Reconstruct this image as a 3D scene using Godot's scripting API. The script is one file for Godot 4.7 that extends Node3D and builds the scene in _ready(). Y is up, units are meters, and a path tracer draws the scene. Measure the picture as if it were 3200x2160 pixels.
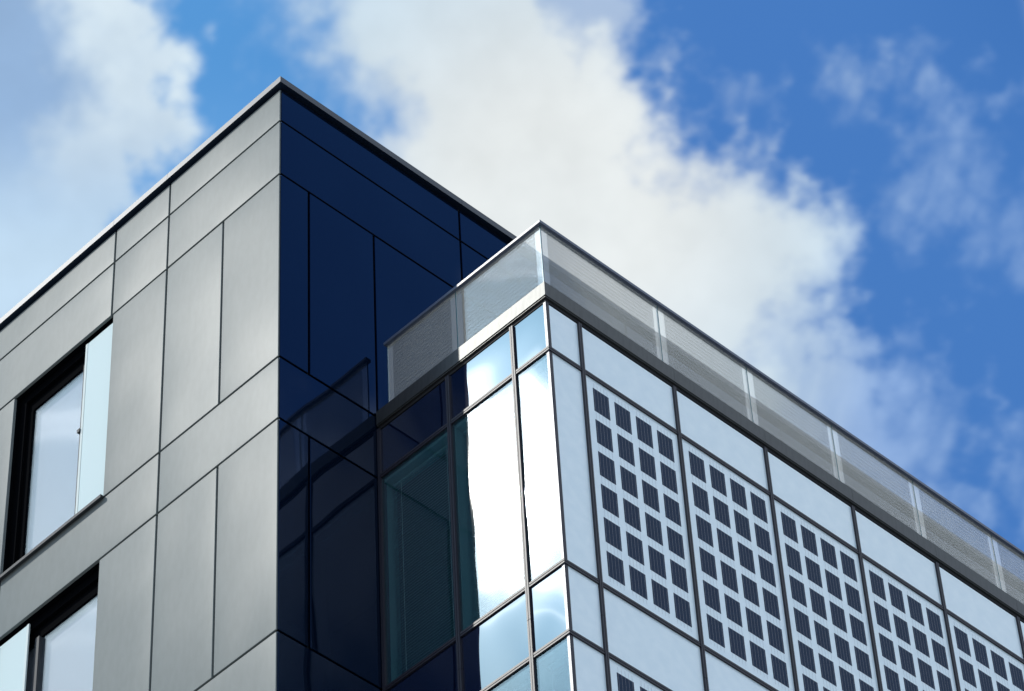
extends Node3D

# ---------------------------------------------------------------- fixed sizes (metres)
const GROUND := -24.6                       # street level; y = 0 is the lower edge of the top storey's panel band
const P2 := 1.298                           # how far the glass front stands behind the grey front
const C2 := 2.363                           # how far the glass building reaches out from the dark side wall
const STOREY := 3.5
const SUN_DIR := Vector3(-0.5082, 0.6815, 0.5266)
const SKY_F := Vector3(-0.48390, 0.71190, -0.50897)   # frame of the drifting cloud bank
const SKY_R := Vector3(0.69318, -0.04320, -0.71947)
const SKY_U := Vector3(0.53417, 0.70095, 0.47257)

var counts := {}
var warp := FastNoiseLite.new()
var M := {}


# ---------------------------------------------------------------- mesh collecting
class Acc:
	var v := PackedVector3Array()
	var n := PackedVector3Array()
	var i := PackedInt32Array()

	func quad(a: Vector3, b: Vector3, c: Vector3, d: Vector3) -> void:   # counter-clockwise seen from outside
		var nn := (b - a).cross(d - a)
		if nn.length_squared() < 1e-14:
			nn = (c - b).cross(d - b)
		quad_n(a, b, c, d, nn.normalized())

	func quad_n(a: Vector3, b: Vector3, c: Vector3, d: Vector3, nn: Vector3) -> void:
		var k := v.size()
		v.append_array([a, b, c, d])
		n.append_array([nn, nn, nn, nn])
		i.append_array([k, k + 2, k + 1, k, k + 3, k + 2])

	func box(a: Vector3, b: Vector3) -> void:
		var p := a.min(b)
		var q := a.max(b)
		quad(Vector3(p.x, p.y, q.z), Vector3(q.x, p.y, q.z), Vector3(q.x, q.y, q.z), Vector3(p.x, q.y, q.z))
		quad(Vector3(q.x, p.y, p.z), Vector3(p.x, p.y, p.z), Vector3(p.x, q.y, p.z), Vector3(q.x, q.y, p.z))
		quad(Vector3(q.x, p.y, q.z), Vector3(q.x, p.y, p.z), Vector3(q.x, q.y, p.z), Vector3(q.x, q.y, q.z))
		quad(Vector3(p.x, p.y, p.z), Vector3(p.x, p.y, q.z), Vector3(p.x, q.y, q.z), Vector3(p.x, q.y, p.z))
		quad(Vector3(p.x, q.y, q.z), Vector3(q.x, q.y, q.z), Vector3(q.x, q.y, p.z), Vector3(p.x, q.y, p.z))
		quad(Vector3(p.x, p.y, p.z), Vector3(q.x, p.y, p.z), Vector3(q.x, p.y, q.z), Vector3(p.x, p.y, q.z))

	func mesh() -> ArrayMesh:
		var arr := []
		arr.resize(Mesh.ARRAY_MAX)
		arr[Mesh.ARRAY_VERTEX] = v
		arr[Mesh.ARRAY_NORMAL] = n
		arr[Mesh.ARRAY_INDEX] = i
		var m := ArrayMesh.new()
		m.add_surface_from_arrays(Mesh.PRIMITIVE_TRIANGLES, arr)
		return m


class Face:                                 # an upright wall plane: u runs to the right seen from outside, v is y
	var o: Vector3
	var eu: Vector3
	var en: Vector3

	func _init(origin: Vector3, along: Vector3, out: Vector3) -> void:
		o = origin
		eu = along
		en = out

	func p(u: float, y: float, d: float) -> Vector3:
		return o + eu * u + Vector3(0, y, 0) + en * d


var FA: Face    # grey front
var FB: Face    # dark side wall
var FA2: Face   # glass front
var FB2: Face   # wall of solar panels


func numbered(called: String) -> String:
	var k: int = counts.get(called, -1) + 1
	counts[called] = k
	return called if k == 0 else "%s_%03d" % [called, k]


func put(called: String, acc: Acc, m: Material, parent: Node3D) -> MeshInstance3D:
	return put_mesh(called, acc.mesh(), m, parent)


func put_mesh(called: String, mesh: Mesh, m: Material, parent: Node3D) -> MeshInstance3D:
	var o := MeshInstance3D.new()
	o.name = numbered(called)
	o.mesh = mesh
	o.material_override = m
	parent.add_child(o, true)
	if parent.get_parent() == self:
		o.position = -parent.position
	return o


func thing(called: String, label: String, category: String, at: Vector3) -> Node3D:
	var o := Node3D.new()
	o.name = numbered(called)
	add_child(o, true)
	o.position = at
	o.set_meta("label", label)
	o.set_meta("category", category)
	return o


func fbox(acc: Acc, f: Face, u0: float, u1: float, y0: float, y1: float, d0: float, d1: float) -> void:
	acc.box(f.p(u0, y0, d0), f.p(u1, y1, d1))


# a sheet with chamfered edges whose front is very slightly dished and bowed, as sheet metal and float glass are
func slab(acc: Acc, f: Face, u0: float, u1: float, y0: float, y1: float, front: float, thick: float, chamfer: float, amp: float, n: int, sid: float, edge := 0.0) -> void:
	var c := chamfer
	var k := acc.v.size()
	var w := u1 - u0
	var h := y1 - y0
	for j in n + 1:
		for i in n + 1:
			var s := float(i) / n
			var t := float(j) / n
			var u := lerpf(u0 + c, u1 - c, s)
			var y := lerpf(y0 + c, y1 - c, t)
			var a := warp.get_noise_3d(u * 1.0 + sid * 7.3, y * 0.8, sid * 3.1) * amp
			var b := warp.get_noise_3d(u * 1.0 - sid * 5.7, y * 0.8 + 40.0, sid * 2.3) * amp
			a += edge * (pow(s, 5.0) - pow(1.0 - s, 5.0))
			b += edge * (pow(t, 5.0) - pow(1.0 - t, 5.0))
			acc.v.append(f.p(u, y, front))
			acc.n.append((f.en + f.eu * a + Vector3(0, b, 0)).normalized())
	for j in n:
		for i in n:
			var q := k + j * (n + 1) + i
			acc.i.append_array([q, q + n + 2, q + 1, q, q + n + 1, q + n + 2])
	var A := [f.p(u0 + c, y0 + c, front), f.p(u1 - c, y0 + c, front), f.p(u1 - c, y1 - c, front), f.p(u0 + c, y1 - c, front)]
	var B := [f.p(u0, y0, front - c), f.p(u1, y0, front - c), f.p(u1, y1, front - c), f.p(u0, y1, front - c)]
	var C := [f.p(u0, y0, front - thick), f.p(u1, y0, front - thick), f.p(u1, y1, front - thick), f.p(u0, y1, front - thick)]
	for e in 4:
		var g := (e + 1) % 4
		if c > 0.0:
			acc.quad(B[e], B[g], A[g], A[e])
		acc.quad(C[e], C[g], B[g], B[e])
	acc.quad(C[1], C[0], C[3], C[2])


# a length of profile (points of outward distance and height, in order round the section); an end at a corner is mitred
func rail(acc: Acc, f: Face, u0: float, u1: float, prof: Array, mitre0 := false, mitre1 := false) -> void:
	var a := []
	var b := []
	for q in prof:
		a.append(f.p(u0 - (q.x if mitre0 else 0.0), q.y, q.x))
		b.append(f.p(u1 + (q.x if mitre1 else 0.0), q.y, q.x))
	var n := prof.size()
	for k in n:
		var g := (k + 1) % n
		acc.quad(a[k], b[k], b[g], a[g])
	for k in range(1, n - 1):
		acc.quad(a[0], a[k], a[k + 1], a[k + 1])
		acc.quad(b[0], b[k + 1], b[k], b[k])


func lin(r: float, g: float, b: float, a := 1.0) -> Color:
	var c := Color(r, g, b).linear_to_srgb()
	c.a = a
	return c


func mat(called: String, c: Color, rough: float, metal := 0.0, spec := 0.5) -> StandardMaterial3D:
	var m := StandardMaterial3D.new()
	m.resource_name = called
	m.albedo_color = c
	m.roughness = rough
	m.metallic = metal
	m.metallic_specular = spec
	if c.a < 1.0:
		m.transparency = BaseMaterial3D.TRANSPARENCY_ALPHA
	M[called] = m
	return m


func noise_tex(size: int, freq: float, oct: int, lo: Color, hi: Color, sid: int) -> NoiseTexture2D:
	var n := FastNoiseLite.new()
	n.seed = sid
	n.noise_type = FastNoiseLite.TYPE_SIMPLEX_SMOOTH
	n.frequency = freq
	n.fractal_octaves = oct
	var t := NoiseTexture2D.new()
	t.width = size
	t.height = size
	t.seamless = true
	t.noise = n
	var g := Gradient.new()
	g.set_color(0, lo)
	g.set_color(1, hi)
	t.color_ramp = g
	return t


func wear(m: StandardMaterial3D, tex: Texture2D, scale: Vector3) -> void:
	m.albedo_texture = tex
	m.uv1_triplanar = true
	m.uv1_world_triplanar = true
	m.uv1_scale = scale


# ---------------------------------------------------------------- sky
var n_lo := FastNoiseLite.new()
var n_hi := FastNoiseLite.new()
var n_big := FastNoiseLite.new()


func sd(poly: PackedVector2Array, p: Vector2) -> float:      # signed distance to an outline, positive inside
	var d := 1e9
	var s := false
	var n := poly.size()
	var j := n - 1
	for i in n:
		var e := poly[j] - poly[i]
		var w := p - poly[i]
		var q := w - e * clampf(w.dot(e) / e.dot(e), 0.0, 1.0)
		d = minf(d, q.length_squared())
		if (poly[i].y > p.y) != (poly[j].y > p.y) and p.x < (poly[j].x - poly[i].x) * (p.y - poly[i].y) / (poly[j].y - poly[i].y) + poly[i].x:
			s = not s
		j = i
	return sqrt(d) if s else -sqrt(d)


func outline(a: Array) -> PackedVector2Array:
	var r := PackedVector2Array()
	for k in range(0, a.size(), 2):
		r.append(Vector2(a[k], a[k + 1]))
	return r


# cloud banks: outline, softness, thickness, raggedness (in hundredths of a radian or so across the bank's own frame)
var banks := []
var left_bank: PackedVector2Array


func lay_clouds() -> void:
	banks = [
		[outline([12.6, -6, 17, -6, 17.3, 0.2, 18.5, 1.3, 19.8, 2.3, 20.3, 3.3, 20.4, 4.5, 21, 5.5, 22.6, 5.4, 23.6, 5.8, 24.6, 6.3, 25.8, 6.5, 26.2, 7.3, 25.9, 8.5, 24.6, 9.5, 24.0, 11, 24.6, 12.4, 25, 14, 24, 17, 22, 26, 13, 26, 13, 10, 12.6, 6.6, 12.3, 5, 12.5, 4, 12.2, 3, 11, 2, 10.3, 0.9, 10.8, -2]), 0.95, 0.97, 0.75],
		[outline([9.6, -6, 19, -6, 20.2, 0.3, 20.3, 1.3, 19.9, 2.2, 20.9, 3.2, 21.2, 4.6, 22.4, 4.5, 23.9, 4.6, 24.6, 5.6, 25.4, 6.0, 26.5, 6.2, 26.9, 7.4, 26.6, 8.6, 26, 9.5, 27, 11, 28.2, 13, 28, 26, 12, 26, 12, 8, 11.4, 5, 11.6, 4.2, 11.2, 3.2, 9.9, 1.8, 9.5, 0.4]), 0.95, 0.6, 1.15],
		[outline([23.5, 10, 26, 9.8, 27.6, 10.9, 28.9, 10.2, 29.5, 12, 30.4, 13.2, 30.2, 15.2, 31, 17, 30, 26, 20, 26, 22, 14]), 1.2, 0.42, 1.8],
		[outline([30.8, 13.6, 33, 13, 36, 15, 35, 18, 31.6, 17]), 1.0, 0.3, 1.6],
		[outline([26, 1.4, 26.9, 1.5, 27.7, 2.4, 27.4, 3.6, 26.7, 4.0, 26, 3.0]), 1.0, 0.3, 0.95],
		[outline([28.2, 1.8, 29.6, 2.4, 30.5, 4, 30.9, 6, 30, 7.3, 28.8, 7.6, 28, 6.8, 28.6, 5.2, 28.8, 4]), 1.1, 0.42, 0.95],
		[outline([29.8, 2.2, 31.4, 2.6, 34, 2.6, 34, 3.8, 31.5, 3.2]), 0.8, 0.26, 1.2],
		[outline([30.9, 6.6, 31.8, 5.8, 34, 6.5, 36, 8.0, 34, 9, 31.2, 8.6, 30.6, 7.8]), 1.1, 0.36, 0.95],
		[outline([21.6, 2.2, 23.2, 2.6, 24.2, 2.9, 23.8, 3.8, 22.6, 3.4]), 0.9, 0.2, 1.4],
		[outline([7.6, -1, 9.8, -1, 10.4, 2.0, 11.6, 3.6, 11.4, 5.0, 10.0, 3.8, 8.6, 1.6]), 1.4, 0.3, 1.2],
	]
	left_bank = outline([-8, -6, 4.6, -6, 4.6, -0.5, 5.3, 0.8, 6.0, 1.4, 5.9, 2.3, 6.0, 2.9, 6.5, 3.6, 6.3, 4.4, 5.5, 5.2, 4.3, 5.7, 4.8, 6.4, 4, 8, 3, 11, 2, 14, -8, 16])


func hundredths(d: Vector3) -> Vector2:
	var z := d.dot(SKY_F)
	return Vector2(16.0 + 107.81 * d.dot(SKY_R) / z, 10.8 - 107.81 * d.dot(SKY_U) / z)


func over(c: Vector3, k: float, top: Vector3) -> Vector3:
	return c.lerp(top, clampf(k, 0.0, 1.0))


func air(d: Vector3) -> Vector3:
	var h := pow(1.0 - clampf(d.y, 0.0, 1.0), 3.0)
	var c := Vector3(0.066, 0.205, 0.545).lerp(Vector3(0.42, 0.56, 0.74), h * 1.6 if h < 0.62 else 1.0)
	var to_sun := clampf(d.dot(SUN_DIR), 0.0, 1.0)
	return c * (1.0 + 0.25 * pow(to_sun, 3.0)) + aureole(d)


func aureole(d: Vector3) -> Vector3:
	var a := rad_to_deg(acos(clampf(d.dot(SUN_DIR.normalized()), -1.0, 1.0)))
	return Vector3(1.0, 0.99, 0.96) * (42.0 / pow(1.0 + pow(a / 1.3, 2.0), 2.7)) + Vector3(2.2, 4.2, 5.4) * exp(-a / 4.5) + Vector3(6.0, 6.0, 5.9) * exp(-a / 4.0) * veil(d)


func veil(d: Vector3) -> float:                               # thin streaks of cirrus that the sun lights up
	var e := d - SUN_DIR * d.dot(SUN_DIR)
	var x := rad_to_deg(e.dot(SKY_R))
	var y := rad_to_deg(e.y)
	var bank := smoothstep(-1.0, -2.4, y)                      # thicker cloud drifts just under the sun
	return (1.0 + 2.6 * bank) * smoothstep(-0.12 * bank, 0.24 - 0.10 * bank, n_hi.get_noise_2d((x + y * 0.8) * 9.0 + 40.0, (y - x * 0.8) * 34.0 + 170.0))


func wide_sky(d: Vector3) -> Vector3:                         # unseen rest of the sky: cloud made brighter and denser to fill shaded walls
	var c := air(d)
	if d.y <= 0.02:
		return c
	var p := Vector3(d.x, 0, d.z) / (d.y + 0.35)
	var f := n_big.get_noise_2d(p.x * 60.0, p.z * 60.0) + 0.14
	for q in added_sky_patches:
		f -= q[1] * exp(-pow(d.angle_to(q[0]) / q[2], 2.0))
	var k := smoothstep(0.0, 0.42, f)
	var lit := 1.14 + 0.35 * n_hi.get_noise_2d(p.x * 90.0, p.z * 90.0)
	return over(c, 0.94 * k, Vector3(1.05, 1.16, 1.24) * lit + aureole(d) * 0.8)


var added_sky_patches := []


func near_sky(d: Vector3) -> Vector3:                         # the bank of cloud over the two buildings
	var p := hundredths(d)
	var c := Vector3(0.096, 0.315, 0.685).lerp(Vector3(0.064, 0.200, 0.540), smoothstep(6.0, 23.0, p.x))
	c = c.lerp(Vector3(0.053, 0.178, 0.500), smoothstep(26.0, 33.0, p.x) * smoothstep(8.0, -2.0, p.y))
	c = c.lerp(Vector3(0.16, 0.40, 0.77), smoothstep(1.5, 6.0, p.y) * smoothstep(13.0, 7.0, p.x) * 0.65)
	var w := p + Vector2(n_lo.get_noise_2d(p.x * 10.0, p.y * 10.0), n_lo.get_noise_2d(p.x * 10.0 + 300.0, p.y * 10.0 + 90.0)) * 0.9
	w += Vector2(n_lo.get_noise_2d(p.x * 34.0, p.y * 34.0 + 700.0), n_lo.get_noise_2d(p.x * 34.0 + 900.0, p.y * 34.0)) * 0.24
	var fine := n_hi.get_noise_2d(p.x * 22.0, p.y * 22.0)
	var soft := n_big.get_noise_2d(p.x * 7.0 + 50.0, p.y * 7.0)
	var clear := 1.0
	for k in banks.size():
		var q: Array = banks[k]
		var s: float = sd(q[0], w)
		if s < -2.5:
			continue
		var op: float = smoothstep(-q[1], q[1], s + fine * q[3] * (lerpf(0.45, 1.0, smoothstep(13.0, 19.0, p.x)) if k < 2 else 1.0) - 0.15) * q[2]
		if k > 1:
			op *= clampf(0.85 + n_hi.get_noise_2d((p.x * 1.6 + p.y * 0.5) * 26.0, (p.y * 0.7 - p.x * 0.25) * 20.0) * 0.75, 0.1, 1.35)
		clear *= 1.0 - clampf(op, 0.0, 1.0)
	var body := Vector3(0.60, 0.735, 0.84).lerp(Vector3(0.80, 0.84, 0.84), smoothstep(10.0, 2.5, (p - Vector2(17.5, 6.5)).length()))
	body = body.lerp(Vector3(0.33, 0.49, 0.79), smoothstep(25.0, 29.0, p.x + (p.y - 9.0) * 0.25))
	body = body.lerp(Vector3(0.78, 0.87, 0.94), smoothstep(8.0, 12.0, p.y) * smoothstep(24.0, 18.0, p.x) * 0.7)
	body *= 1.0 + 0.10 * soft + 0.035 * fine
	c = over(c, 1.0 - clear, body.lerp(Vector3(0.42, 0.59, 0.85), clear * 0.7))
	var sl := sd(left_bank, w)
	if sl > -2.5:
		var kl := smoothstep(-0.8, 1.1, sl + fine * 0.95)
		var lc := Vector3(0.30, 0.455, 0.69).lerp(Vector3(0.56, 0.735, 0.90), smoothstep(3.0, 8.5, p.y))
		var ridge := smoothstep(3.0, 0.6, absf(sl - 1.1)) * smoothstep(7.5, 3.0, p.y)
		lc = lc.lerp(Vector3(0.71, 0.83, 0.905), ridge * (0.9 + soft * 0.4))
		lc *= 1.0 + 0.08 * soft + 0.03 * fine
		c = over(c, 0.97 * kl, lc.lerp(Vector3(0.42, 0.62, 0.88), (1.0 - kl) * 0.6))
	return c + aureole(d)


func build_sky() -> Image:
	n_lo.seed = 5
	n_lo.noise_type = FastNoiseLite.TYPE_SIMPLEX_SMOOTH
	n_lo.frequency = 0.04
	n_lo.fractal_octaves = 3
	n_hi.seed = 11
	n_hi.noise_type = FastNoiseLite.TYPE_SIMPLEX_SMOOTH
	n_hi.frequency = 0.03
	n_hi.fractal_octaves = 6
	n_hi.fractal_gain = 0.52
	n_big.seed = 23
	n_big.noise_type = FastNoiseLite.TYPE_SIMPLEX_SMOOTH
	n_big.frequency = 0.02
	n_big.fractal_octaves = 5
	lay_clouds()
	added_sky_patches = [[Vector3(0.49, 0.748, -0.449), 0.9, 0.10], [Vector3(0.432, 0.653, -0.622), -1.1, 0.12]]  # a clear patch, then an unseen bright cloud bank added to lighten side-wall reflections
	var w := 512
	var im := Image.create(w, w / 2, false, Image.FORMAT_RGBF)
	for j in w / 2:
		for i in w:
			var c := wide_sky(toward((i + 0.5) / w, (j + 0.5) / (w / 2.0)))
			im.set_pixel(i, j, Color(c.x, c.y, c.z))
	im.resize(4096, 4096, Image.INTERPOLATE_CUBIC)
	detail(im, SKY_F, 15.5, 10.0, true)
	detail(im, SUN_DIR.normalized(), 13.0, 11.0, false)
	return im


func toward(u: float, v: float) -> Vector3:
	var s := sin(v * PI)
	return Vector3(s * sin(u * TAU), cos(v * PI), -s * cos(u * TAU))


func detail(im: Image, mid: Vector3, wide: float, high: float, bank: bool) -> void:
	var W := im.get_width()
	var H := im.get_height()
	var u0 := fposmod(atan2(mid.x, -mid.z) / TAU, 1.0)
	var v0 := acos(mid.y) / PI
	for j in range(int((v0 - high / 180.0) * H), int((v0 + high / 180.0) * H)):
		for i in range(int((u0 - wide / 360.0) * W), int((u0 + wide / 360.0) * W)):
			var d := toward((i + 0.5) / W, (j + 0.5) / H)
			var e := maxf(absf((i + 0.5) / W - u0) * 360.0 / wide, absf((j + 0.5) / H - v0) * 180.0 / high)
			var k := smoothstep(1.0, 0.86, e)
			var c := near_sky(d) if bank else wide_sky(d)
			var b := im.get_pixel(i, j)
			c = Vector3(b.r, b.g, b.b).lerp(c, k)
			im.set_pixel(i, j, Color(c.x, c.y, c.z))


# ---------------------------------------------------------------- materials
func make_materials() -> void:
	var grain := noise_tex(512, 0.02, 5, Color(0.955, 0.955, 0.955), Color(1, 1, 1), 3)
	for k in 3:                                                # three coating batches, a hair apart in tone
		var t: float = [1.0, 0.975, 1.03][k]
		var g := mat("grey metal panel %d" % k, lin(0.196 * t, 0.222 * t, 0.218 * t), 0.30, 0.0, 0.09)
		wear(g, grain, Vector3(0.9, 0.35, 0.9))
	mat("dark panel", lin(0.005, 0.019, 0.055), 0.04, 0.75, 0.5)
	mat("joint black", lin(0.004, 0.004, 0.006), 0.8)
	mat("backing", lin(0.006, 0.006, 0.007), 0.9)
	mat("coping metal", lin(0.008, 0.017, 0.034), 0.32, 0.0, 0.36)
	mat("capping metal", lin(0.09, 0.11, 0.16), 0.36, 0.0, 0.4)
	mat("cornice metal", lin(0.075, 0.078, 0.076), 0.42, 0.6, 0.4)
	wear(M["cornice metal"], noise_tex(512, 0.015, 4, Color(0.86, 0.86, 0.86), Color(1, 1, 1), 8), Vector3(3.0, 0.5, 3.0))
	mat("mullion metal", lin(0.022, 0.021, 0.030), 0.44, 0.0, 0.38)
	mat("frame", lin(0.0025, 0.003, 0.004), 0.8, 0.0, 0.05)
	mat("frame metal", lin(0.05, 0.055, 0.06), 0.6, 0.0, 0.3)
	mat("plain wall", lin(0.25, 0.26, 0.26), 0.7)
	mat("roof", lin(0.2, 0.2, 0.2), 0.9)
	mat("window glass", lin(0.10, 0.16, 0.20, 0.08), 0.02, 0.0, 0.6)
	var fg := mat("front glass", lin(0.014, 0.065, 0.08, 0.30), 0.015, 0.0, 0.7)
	fg.clearcoat_enabled = true
	fg.clearcoat = 1.0
	fg.clearcoat_roughness = 0.01
	var s := mat("spandrel glass", lin(0.004, 0.007, 0.022), 0.015, 0.0, 0.7)
	s.clearcoat_enabled = true
	s.clearcoat = 0.9
	s.clearcoat_roughness = 0.01
	mat("frosted glass", lin(0.55, 0.68, 0.69), 0.6, 0.0, 0.2)
	mat("frosted edge", lin(0.62, 0.70, 0.68), 0.6, 0.0, 0.2)
	mat("roller blind", lin(0.38, 0.40, 0.45), 0.9, 0.0, 0.1)
	mat("reveal", lin(0.13, 0.36, 0.38), 0.6)
	mat("blind slat", lin(0.30, 0.42, 0.46), 0.5)
	mat("blind cord", lin(0.4, 0.65, 0.65), 0.7)
	mat("room", lin(0.12, 0.16, 0.17), 0.9)
	var p := mat("white backed glass", lin(0.80, 0.92, 0.96), 0.3, 0.0, 0.4)
	p.clearcoat_enabled = true
	p.clearcoat = 0.7
	p.clearcoat_roughness = 0.3
	wear(p, noise_tex(512, 0.012, 6, Color(0.95, 0.965, 0.975), Color(1, 1, 1), 14), Vector3(0.8, 0.8, 0.8))
	var c := mat("solar cell", lin(0.010, 0.030, 0.070), 0.42, 0.0, 0.2)
	wear(c, noise_tex(256, 0.05, 4, Color(0.82, 0.82, 0.85), Color(1, 1, 1), 16), Vector3(2.0, 2.0, 2.0))
	mat("busbar metal", lin(0.32, 0.33, 0.36), 0.5, 0.3)
	var b := mat("printed glass", lin(0.89, 0.89, 0.80, 0.26), 0.015, 0.0, 0.5)
	b.resource_name = "printed glass"
	mat("printed line", lin(0.06, 0.068, 0.07), 0.6, 0.0, 0.2)
	mat("glass edge", lin(0.01, 0.09, 0.11), 0.15)
	var gr := mat("paving", lin(0.34, 0.33, 0.31), 0.9)
	wear(gr, noise_tex(512, 0.02, 5, Color(0.8, 0.8, 0.8), Color(1, 1, 1), 21), Vector3(0.2, 0.2, 0.2))


# ---------------------------------------------------------------- the grey building
func window_unit(b: Node3D, s: float, a: float, r: float, flip: bool) -> void:
	var X := func(x: float) -> float: return (a + r - x) if flip else x     # x as for a frosted leaf on the right
	var y0 := s + 0.84
	var y1 := s + 3.493
	var acc := Acc.new()
	# head, jambs, bottom rail and the middle post of the frame, with a step on the outer side
	fbox(acc, FA, a - 0.02, r + 0.02, s + 3.262, s + 3.66, -0.19, -0.135)
	fbox(acc, FA, a - 0.02, r + 0.02, s + 3.40, s + 3.70, -0.134, -0.09)
	fbox(acc, FA, a - 0.05, a + 0.17, y0, s + 3.262, -0.19, -0.132)
	fbox(acc, FA, a - 0.05, a + 0.09, y0, s + 3.40, -0.130, -0.09)
	fbox(acc, FA, r - 0.06, r + 0.05, y0, s + 3.262, -0.19, -0.133)
	fbox(acc, FA, a + 0.17, r - 0.06, y0, s + 0.98, -0.19, -0.134)
	# lining of the opening
	fbox(acc, FA, a - 0.06, a - 0.012, y0 - 0.05, y1 + 0.2, -0.2, -0.036)
	fbox(acc, FA, r + 0.012, r + 0.06, y0 - 0.05, y1 + 0.2, -0.2, -0.036)
	fbox(acc, FA, a - 0.012, r + 0.012, y1 + 0.012, y1 + 0.06, -0.088, -0.036)
	var w := put("window", acc, M["frame"], b)
	acc = Acc.new()
	var m0: float = minf(X.call(-3.30 + (-2.70 - r) * -1.0), X.call(-3.235 + (-2.70 - r) * -1.0))
	fbox(acc, FA, m0, m0 + 0.065, s + 0.98, s + 3.262, -0.188, -0.11)
	put("mullion", acc, M["frame metal"], w)
	acc = Acc.new()
	slab(acc, FA, a + 0.165, r - 0.055, s + 0.97, s + 3.27, -0.15, 0.008, 0.0, 0.004, 8, s + a)
	put("pane", acc, M["window glass"], w)
	acc = Acc.new()
	var fl: float = -3.165 + (r + 2.70)
	var lo: float = minf(X.call(fl), X.call(r - 0.004))
	var hi: float = maxf(X.call(fl), X.call(r - 0.004))
	slab(acc, FA, lo, hi, s + 0.855, s + 3.452, -0.05, 0.012, 0.002, 0.004, 5, s + 3.0)
	put("frosted_panel", acc, M["frosted glass"], w)
	acc = Acc.new()
	var e: float = X.call(fl - 0.017)
	fbox(acc, FA, e - 0.0165, e + 0.0165, s + 0.855, s + 3.452, -0.064, -0.046)
	put("panel_edge", acc, M["frosted edge"], w)
	acc = Acc.new()
	var hx: float = X.call(fl - 0.055)
	fbox(acc, FA, hx - 0.02, hx + 0.02, s + 2.16, s + 2.205, -0.075, -0.03)
	put("handle", acc, M["frame metal"], w)
	acc = Acc.new()
	fbox(acc, FA, a + 0.05, r - 0.02, s + 0.9, s + 3.4, -0.205, -0.20)
	put("roller_blind", acc, M["roller blind"], w)
	acc = Acc.new()
	fbox(acc, FA, a - 0.02, r + 0.035, s + 0.822, s + 0.839, -0.10, 0.05)
	fbox(acc, FA, a - 0.02, r + 0.035, s + 0.800, s + 0.821, 0.036, 0.05)
	put("sill", acc, M["frame metal"], w)


func panel(b: Node3D, f: Face, u0: float, u1: float, y0: float, y1: float, dark: bool) -> void:
	var acc := Acc.new()
	var g := 0.0145
	var k := float(counts.get("cladding_panel", 0) + counts.get("dark_panel", 0))
	var jut := fmod(k * 0.37, 1.0) * 0.0015
	slab(acc, f, u0 + g, u1 - g, y0 + g, y1 - g, 0.0 - jut, 0.034 - jut, 0.003, 0.016 if dark else 0.014, 8, k * 1.7 + 3.0, 0.008 if dark else 0.018)
	put("dark_panel" if dark else "cladding_panel", acc, M["dark panel" if dark else "grey metal panel %d" % (int(k * 5.0) % 3)], b)


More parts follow.
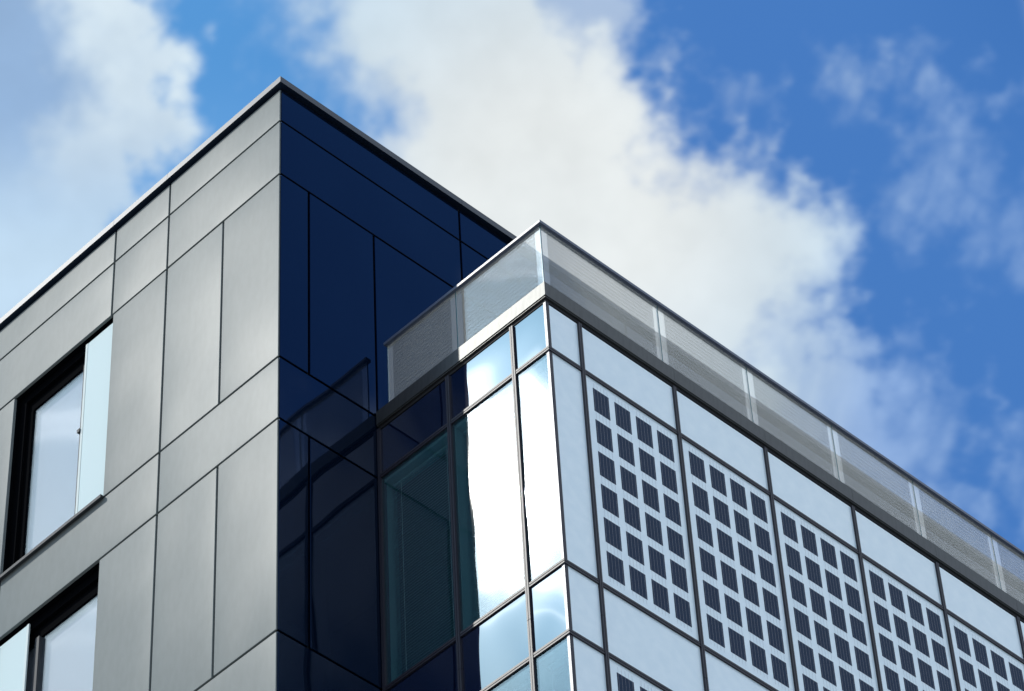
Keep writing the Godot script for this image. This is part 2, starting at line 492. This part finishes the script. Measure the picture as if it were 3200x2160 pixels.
func grey_building() -> void:
	var b := thing("office_building", "taller grey metal clad office block with a dark blue glossy side wall", "building", Vector3(-4.8, GROUND, -7.0))
	var bottom := -2.0 * STOREY
	# what stands behind the open joints
	var acc := Acc.new()
	acc.box(Vector3(-9.60, GROUND + 4.0, -14.0), Vector3(-0.21, 4.70, -0.65))
	acc.box(Vector3(-0.205, bottom, -14.0), Vector3(-0.042, 4.80, -0.042))
	acc.box(Vector3(-9.66, 3.70, -0.64), Vector3(-0.21, 4.80, -0.042))
	acc.box(Vector3(-9.72, bottom, -14.0), Vector3(-9.665, 4.80, -0.042))
	for k in 3:
		var s := -STOREY * k
		acc.box(Vector3(-9.66, s + 0.02, -0.64), Vector3(-0.21, s + 0.80, -0.044))
		if k:
			acc.box(Vector3(-9.66, s + 3.5 + 0.02 - 0.01, -0.63), Vector3(-0.21, s + 3.515, -0.043))
		for q in [[-2.64, -0.21], [-7.03, -4.42], [-9.66, -8.80]]:
			acc.box(Vector3(q[0], s + 0.805, -0.62), Vector3(q[1], s + 3.695, -0.043))
	put("backing_wall", acc, M["backing"], b)
	acc = Acc.new()
	acc.box(Vector3(-9.70, GROUND, -14.0), Vector3(-0.005, bottom - 0.02, -0.01))
	put("lower_wall", acc, M["plain wall"], b)
	# grey front
	for q in [[-1.802, 0.0], [-2.717, -1.802], [-5.27, -2.717], [-7.09, -5.27], [-9.65, -7.09]]:
		panel(b, FA, q[0], q[1], 4.33, 4.843, false)
		panel(b, FA, q[0], q[1], 3.5, 4.33, false)
	for k in 3:
		var s := -STOREY * k
		for q in [[-0.894, 0.0], [-1.802, -0.894], [-2.700, -1.802], [-5.27, -4.355], [-6.18, -5.27], [-7.09, -6.18], [-9.65, -8.745]]:
			panel(b, FA, q[0], q[1], s + 0.836, s + 3.5, false)
		for q in [[-1.802, 0.0], [-4.355, -1.802], [-6.18, -4.355], [-9.65, -6.18]]:
			panel(b, FA, q[0], q[1], s, s + 0.836, false)
		window_unit(b, s, -4.355, -2.700, k % 2 == 1)
		window_unit(b, s, -8.745, -7.090, k % 2 == 1)
	# dark side wall
	var u := 0.0
	while u < 13.0:
		panel(b, FB, u, minf(u + 2.579, 14.0), 4.33, 4.843, true)
		panel(b, FB, u, minf(u + 2.579, 14.0), 3.5, 4.33, true)
		panel(b, FB, u, minf(u + 2.579, 14.0), 0.0, 0.836, true)
		u += 2.579
	for k in 3:
		var s := -STOREY * k
		panel(b, FB, 0.0, 0.393, s + 0.836, s + 3.5, true)
		panel(b, FB, 0.393, 1.296, s + 0.836, s + 3.5, true)
		if k:
			panel(b, FB, 0.0, 1.296, s, s + 0.836, true)
	u = 1.296
	while u < 13.5:
		panel(b, FB, u, minf(u + 1.283, 14.0), 0.836, 3.5, true)
		u += 1.283
	# coping along the roof edge
	var prof := [Vector2(0.052, 4.868), Vector2(0.047, 4.962), Vector2(0.040, 4.968), Vector2(-0.35, 4.95), Vector2(-0.35, 4.868)]
	var seams := [0.0, -1.800, -2.705, -5.27, -6.6, -8.0, -9.72]
	for k in seams.size() - 1:
		acc = Acc.new()
		rail(acc, FA, seams[k + 1] + (0.0015), seams[k] - (0.0 if k == 0 else 0.0015), prof, false, k == 0)
		put("coping", acc, M["coping metal"], b)
	seams = [0.0, 2.579, 5.158, 7.737, 10.316, 14.0]
	for k in seams.size() - 1:
		acc = Acc.new()
		rail(acc, FB, seams[k] + (0.0 if k == 0 else 0.0015), seams[k + 1] - 0.0015, prof, k == 0, false)
		put("coping", acc, M["coping metal"], b)
	acc = Acc.new()
	acc.box(Vector3(-9.7, 4.80, -14.0), Vector3(-0.03, 4.866, -0.03))
	put("roof_edge", acc, M["joint black"], b)
	acc = Acc.new()
	acc.box(Vector3(-9.6, 4.70, -13.9), Vector3(-0.36, 4.795, -0.36))
	put("roof", acc, M["roof"], b)


# ---------------------------------------------------------------- the glass building
const T0 := 0.650
const T1 := 0.008
const T2 := -2.674
const T3 := -3.493
const MULL := [1.742, 3.048, 4.354, 5.659, 6.958, 8.258, 9.56, 10.86, 12.16]


func upright(b: Node3D, f: Face, u: float, half: float) -> void:
	for q in [[-3.066, T0 - 0.006], [-7.0, -3.071]]:
		var acc := Acc.new()
		fbox(acc, f, u - half, u - 0.003, q[0], q[1], -0.06, 0.022)
		fbox(acc, f, u + 0.003, u + half, q[0], q[1], -0.06, 0.022)
		fbox(acc, f, u - 0.0035, u + 0.0035, q[0], q[1], -0.05, 0.006)
		put("mullion", acc, M["mullion metal"], b)


func crossbar(b: Node3D, f: Face, u0: float, u1: float, y: float, mitre0: bool, mitre1: bool) -> void:
	var acc := Acc.new()
	rail(acc, f, u0, u1, [Vector2(-0.05, y - 0.026), Vector2(0.017, y - 0.026), Vector2(0.017, y - 0.008), Vector2(0.010, y - 0.006), Vector2(0.010, y - 0.001), Vector2(0.017, y + 0.001), Vector2(0.017, y + 0.025), Vector2(-0.05, y + 0.025)], mitre0, mitre1)
	put("transom", acc, M["mullion metal"], b)


func blind(b: Node3D, x0: float, x1: float, y0: float, y1: float) -> void:
	var z := -P2 - 0.125
	var acc := Acc.new()
	acc.box(Vector3(x0, y1 - 0.03, z - 0.03), Vector3(x1, y1, z + 0.02))
	var h := put("window_blind", acc, M["reveal"], b)
	acc = Acc.new()
	var y := y1 - 0.05
	while y > y0 + 0.02:
		var a := Vector3(0, -0.011, 0.011)
		acc.quad(Vector3(x0, y, z) + a, Vector3(x1, y, z) + a, Vector3(x1, y, z) - a, Vector3(x0, y, z) - a)
		y -= 0.036
	put("slats", acc, M["blind slat"], h).set_meta("kind", "stuff")
	for t in [0.14, 0.86]:
		acc = Acc.new()
		var x := lerpf(x0, x1, t)
		acc.box(Vector3(x - 0.0022, y0, z + 0.010), Vector3(x + 0.0022, y1, z + 0.013))
		put("cord", acc, M["blind cord"], h)


func balustrade_pane(b: Node3D, f: Face, u0: float, u1: float) -> void:
	var acc := Acc.new()
	var g := 0.006
	slab(acc, f, u0 + g, u1 - g, 0.87, 1.765, -0.012, 0.014, 0.0, 0.003, 6, u0 + f.o.x)
	var pane := put("balustrade_pane", acc, M["printed glass"], b)
	acc = Acc.new()
	var n := 44
	for k in n:
		var y := 0.935 + 0.765 * k / (n - 1.0)
		var t: float = [0.0020, 0.0025, 0.0030][k % 3]             # the print runs thin, middling and thick in turn
		acc.quad(f.p(u0 + 0.085, y - t, -0.0105), f.p(u1 - 0.075, y - t, -0.0105), f.p(u1 - 0.075, y + t, -0.0105), f.p(u0 + 0.085, y + t, -0.0105))
	put("printed_lines", acc, M["printed line"], pane).set_meta("kind", "stuff")
	for e in [[u0 + 0.001, u0 + g - 0.0005], [u1 - g + 0.0005, u1 - 0.001]]:
		acc = Acc.new()
		fbox(acc, f, e[0], e[1], 0.872, 1.763, -0.026, -0.0122)
		put("glass_edge", acc, M["glass edge"], pane)


var cell_mesh: ArrayMesh
var bus_mesh: ArrayMesh


func solar_panel(b: Node3D, u0: float, u1: float, y0: float, y1: float) -> void:
	var acc := Acc.new()
	slab(acc, FB2, u0, u1, y0, y1, 0.0, 0.02, 0.0, 0.002, 4, u0 + y0)
	var pane := put("solar_panel", acc, M["white backed glass"], b)
	for c in 4:
		var u := u0 - 0.0225 + 0.127 + 0.2893 * c + (u1 - u0 - 1.261) * 0.5
		for r in 6:
			var y := y1 + 0.026 - 0.146 - 0.4146 * r
			var o := put_mesh("solar_cell", cell_mesh, M["solar cell"], pane)
			o.position = FB2.p(u, y, 0.0)
		var w := put_mesh("busbar", bus_mesh, M["busbar metal"], pane)
		w.position = FB2.p(u, y1 + 0.026 - 0.146, 0.0)


func glass_building() -> void:
	var b := thing("glass_building", "lower glass office block with solar panel wall and striped glass roof balustrade", "building", Vector3(1.2, GROUND, -7.6))
	var acc := Acc.new()
	# structure: floors, back walls, roof
	acc.box(Vector3(0.03, T1 - 0.03, -14.0), Vector3(C2 - 0.07, 0.62, -P2 - 0.07))
	acc.box(Vector3(0.03, T3 + 0.03, -14.0), Vector3(C2 - 0.07, T2 + 0.03, -P2 - 0.07))
	acc.box(Vector3(0.03, -7.0, -14.0), Vector3(C2 - 0.07, T2 - STOREY + 0.03, -P2 - 0.07))
	for s in [0.0, -STOREY]:
		acc.box(Vector3(0.03, T2 + s + 0.03, -14.0), Vector3(C2 - 0.07, T1 + s - 0.03, -P2 - 1.2))
		acc.box(Vector3(C2 - 0.2, T2 + s + 0.03, -P2 - 1.2), Vector3(C2 - 0.07, T1 + s - 0.03, -P2 - 0.30))
		acc.box(Vector3(0.005, T2 + s + 0.03, -P2 - 1.2), Vector3(0.028, T1 + s - 0.03, -P2 - 0.02))
	put("backing_wall", acc, M["room"], b)
	acc = Acc.new()
	acc.box(Vector3(0.012, 0.63, -14.0), Vector3(C2 - 0.04, 0.70, -P2 - 0.04))
	put("roof", acc, M["roof"], b)
	acc = Acc.new()
	acc.box(Vector3(0.01, GROUND, -14.0), Vector3(C2 - 0.01, -7.02, -P2 - 0.01))
	put("lower_wall", acc, M["plain wall"], b)

	# glass front
	var ns := [0.0, 1.012, 1.907, C2]
	for k in 3:
		var u0: float = ns[k] + 0.020
		var u1: float = ns[k + 1] - (0.020 if k < 2 else 0.030)
		for q in [[T1 + 0.02, T0 - 0.02, false], [T2 + 0.02, T1 - 0.02, true], [T3 + 0.02, T2 - 0.02, false], [T2 - STOREY + 0.02, T3 - 0.02, true], [-7.0, T2 - STOREY - 0.02, false]]:
			acc = Acc.new()
			slab(acc, FA2, u0, u1, q[0], q[1], 0.0, 0.012, 0.0, 0.0095, 14, k * 3.0 + q[0])
			put("vision_pane" if q[2] else "spandrel_pane", acc, M["front glass" if q[2] else "spandrel glass"], b)
			if q[2]:
				acc = Acc.new()
				var top: float = q[1] - 0.01
				acc.box(Vector3(u0 - 0.015, q[0], -P2 - 0.20), Vector3(u0 + 0.018, top, -P2 - 0.03))
				acc.box(Vector3(u1 - 0.018, q[0], -P2 - 0.20), Vector3(u1 + 0.015, top, -P2 - 0.03))
				acc.box(Vector3(u0 + 0.018, top - 0.04, -P2 - 0.20), Vector3(u1 - 0.018, top, -P2 - 0.03))
				put("window_reveal", acc, M["reveal"], b)
				blind(b, u0 + 0.045, u1 - 0.03, q[0], top - 0.055)
	acc = Acc.new()
	fbox(acc, FA2, 0.006, 0.040, -7.0, T0 - 0.006, -0.06, 0.024)
	put("edge_post", acc, M["mullion metal"], b)
	upright(b, FA2, 1.012, 0.025)
	upright(b, FA2, 1.907, 0.023)
	for y in [T1, T2, T3, T2 - STOREY]:
		for k in 3:
			crossbar(b, FA2, ns[k] + (0.028 if k else 0.041), ns[k + 1] - (0.028 if k < 2 else 0.0), y, false, k == 2)
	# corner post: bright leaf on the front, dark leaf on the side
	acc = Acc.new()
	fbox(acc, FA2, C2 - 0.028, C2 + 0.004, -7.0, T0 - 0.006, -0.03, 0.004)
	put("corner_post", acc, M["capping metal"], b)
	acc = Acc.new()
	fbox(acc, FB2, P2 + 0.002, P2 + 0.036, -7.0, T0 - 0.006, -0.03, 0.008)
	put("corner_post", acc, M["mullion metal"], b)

	# wall of solar panels
	acc = Acc.new()
	slab(acc, FB2, -0.105, 0.105, -0.302, 0.0, 0.0022, 0.002, 0.0004, 0.0, 1, 0.0)
	for k in acc.v.size():
		acc.v[k] += Vector3(0, 0, -0.105) - FB2.o
	cell_mesh = acc.mesh()
	acc = Acc.new()
	for w in 5:
		var c := 0.0155 + 0.0442 * w
		acc.quad(Vector3(0.0029, -2.44, -c + 0.0010), Vector3(0.0029, -2.44, -c - 0.0010), Vector3(0.0029, 0.068, -c - 0.0010), Vector3(0.0029, 0.068, -c + 0.0010))
	bus_mesh = acc.mesh()
	var us := [P2] + MULL + [13.46]
	for k in us.size() - 1:
		var u0: float = us[k] + (0.0225 if k else 0.030)
		var u1: float = us[k + 1] - 0.0225
		for q in [[T1 + 0.024, T0 - 0.02, 0], [T2 + 0.024, T1 - 0.022, 1], [T3 + 0.024, T2 - 0.022, 0], [T2 - STOREY + 0.024, T3 - 0.022, 2], [-7.0, T2 - STOREY - 0.022, 0]]:
			if k > 0 and k < 9 and (q[2] == 1 or q[2] == 2 and k < 4):
				solar_panel(b, u0, u1, q[0], q[1])
			else:
				acc = Acc.new()
				slab(acc, FB2, u0, u1, q[0], q[1], 0.0, 0.02, 0.0, 0.002, 4, u0 + q[0])
				put("white_pane", acc, M["white backed glass"], b)
		if k < MULL.size():
			upright(b, FB2, MULL[k], 0.0205)
		for y in [T1, T2, T3, T2 - STOREY]:
			crossbar(b, FB2, us[k] + (0.024 if k else 0.0), us[k + 1] - 0.024, y, k == 0, false)
	acc = Acc.new()
	fbox(acc, FB2, P2 + 0.02, 13.46, -7.0, T0, -0.068, -0.024)
	put("wall_backing", acc, M["joint black"], b)

	# cornice under the balustrade: a drip lip, a shadow gap, then the face
	var face := [Vector2(-0.06, 0.702), Vector2(0.028, 0.702), Vector2(0.031, 0.705), Vector2(0.031, 0.884), Vector2(0.028, 0.888), Vector2(-0.06, 0.888)]
	var lip := [Vector2(-0.05, 0.688), Vector2(0.022, 0.688), Vector2(0.022, 0.7015), Vector2(-0.05, 0.7015)]
	var gap := [Vector2(-0.05, T0 - 0.002), Vector2(0.002, T0 - 0.002), Vector2(0.002, 0.6875), Vector2(-0.05, 0.6875)]
	var runs := [[FA2, 0.010, C2, false, true]]
	var joints := [P2, 1.742, 3.048, 4.354, 5.659, 6.958, 8.258, 9.56, 10.86, 13.46]
	for k in joints.size() - 1:
		runs.append([FB2, joints[k] + (0.0012 if k > 1 else 0.0), joints[k + 1] - 0.0012, k == 0, false])
	for q in runs:
		acc = Acc.new()
		rail(acc, q[0], q[1], q[2], face, q[3], q[4])
		rail(acc, q[0], q[1], q[2], lip, q[3], q[4])
		put("cornice", acc, M["cornice metal"], b)
		acc = Acc.new()
		rail(acc, q[0], q[1], q[2], gap, q[3], q[4])
		put("shadow_gap", acc, M["joint black"], b)

	# balustrade of printed glass with a metal capping
	balustrade_pane(b, FA2, 0.145, 1.150)
	balustrade_pane(b, FA2, 1.150, C2 - 0.012)
	var gl := [P2 + 0.014, 2.948, 4.247, 5.537, 6.813, 8.096, 9.39, 10.68, 11.97, 13.26]
	for k in gl.size() - 1:
		balustrade_pane(b, FB2, gl[k], gl[k + 1])
	prof = [Vector2(0.020, 1.739), Vector2(0.022, 1.741), Vector2(0.022, 1.774), Vector2(0.019, 1.778), Vector2(-0.050, 1.778), Vector2(-0.050, 1.739)]
	seams2 = [[FA2, 0.130, 1.895, false, false], [FA2, 1.897, C2, false, true], [FB2, P2, 1.774, true, false]]
	var v := 1.775
	while v < 13.0:
		seams2.append([FB2, v, v + 2.39, false, false])
		v += 2.3925
	for q in seams2:
		acc = Acc.new()
		rail(acc, q[0], q[1], q[2], prof, q[3], q[4])
		put("capping", acc, M["capping metal"], b)


var prof := []
var seams2 := []


func _ready() -> void:
	var cam := Camera3D.new()
	cam.name = "camera"
	cam.transform = Transform3D(Basis(Vector3(0.69318259, -0.04320276, -0.71946606), Vector3(0.53417389, 0.70095467, 0.47256831), Vector3(0.48389684, -0.71189611, 0.50896736)).orthonormalized(), Vector3(17.81954604, -23.02510244, 15.45724752))
	cam.fov = 11.4414
	cam.near = 0.5
	cam.far = 2000.0
	add_child(cam)
	cam.current = true

	var env := Environment.new()
	env.background_mode = Environment.BG_SKY
	var sky := Sky.new()
	var pan := PanoramaSkyMaterial.new()
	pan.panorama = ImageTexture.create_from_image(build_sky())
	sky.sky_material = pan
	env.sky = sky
	env.tonemap_mode = Environment.TONE_MAPPER_LINEAR
	env.tonemap_exposure = 1.0
	env.sdfgi_enabled = true
	env.ssao_enabled = true
	env.ssil_enabled = true
	var we := WorldEnvironment.new()
	we.name = "world_environment"
	we.environment = env
	add_child(we)

	var sun := DirectionalLight3D.new()
	sun.name = "sun"
	sun.light_energy = 0.85
	sun.light_color = Color(1.0, 0.985, 0.955)
	sun.light_angular_distance = 0.5
	sun.shadow_enabled = true
	add_child(sun)
	sun.look_at_from_position(SUN_DIR * 50.0, Vector3.ZERO, Vector3.UP)

	warp.seed = 7
	warp.noise_type = FastNoiseLite.TYPE_SIMPLEX_SMOOTH
	warp.frequency = 0.9
	warp.fractal_octaves = 2
	make_materials()
	FA = Face.new(Vector3.ZERO, Vector3(1, 0, 0), Vector3(0, 0, 1))
	FB = Face.new(Vector3.ZERO, Vector3(0, 0, -1), Vector3(1, 0, 0))
	FA2 = Face.new(Vector3(0, 0, -P2), Vector3(1, 0, 0), Vector3(0, 0, 1))
	FB2 = Face.new(Vector3(C2, 0, 0), Vector3(0, 0, -1), Vector3(1, 0, 0))

	var acc := Acc.new()
	acc.quad(Vector3(-600, GROUND, 600), Vector3(600, GROUND, 600), Vector3(600, GROUND, -600), Vector3(-600, GROUND, -600))
	var ground := put("ground", acc, M["paving"], self)
	ground.set_meta("kind", "structure")
	ground.set_meta("label", "pale paved street level below the two buildings")
	ground.set_meta("category", "ground")
	grey_building()
	glass_building()
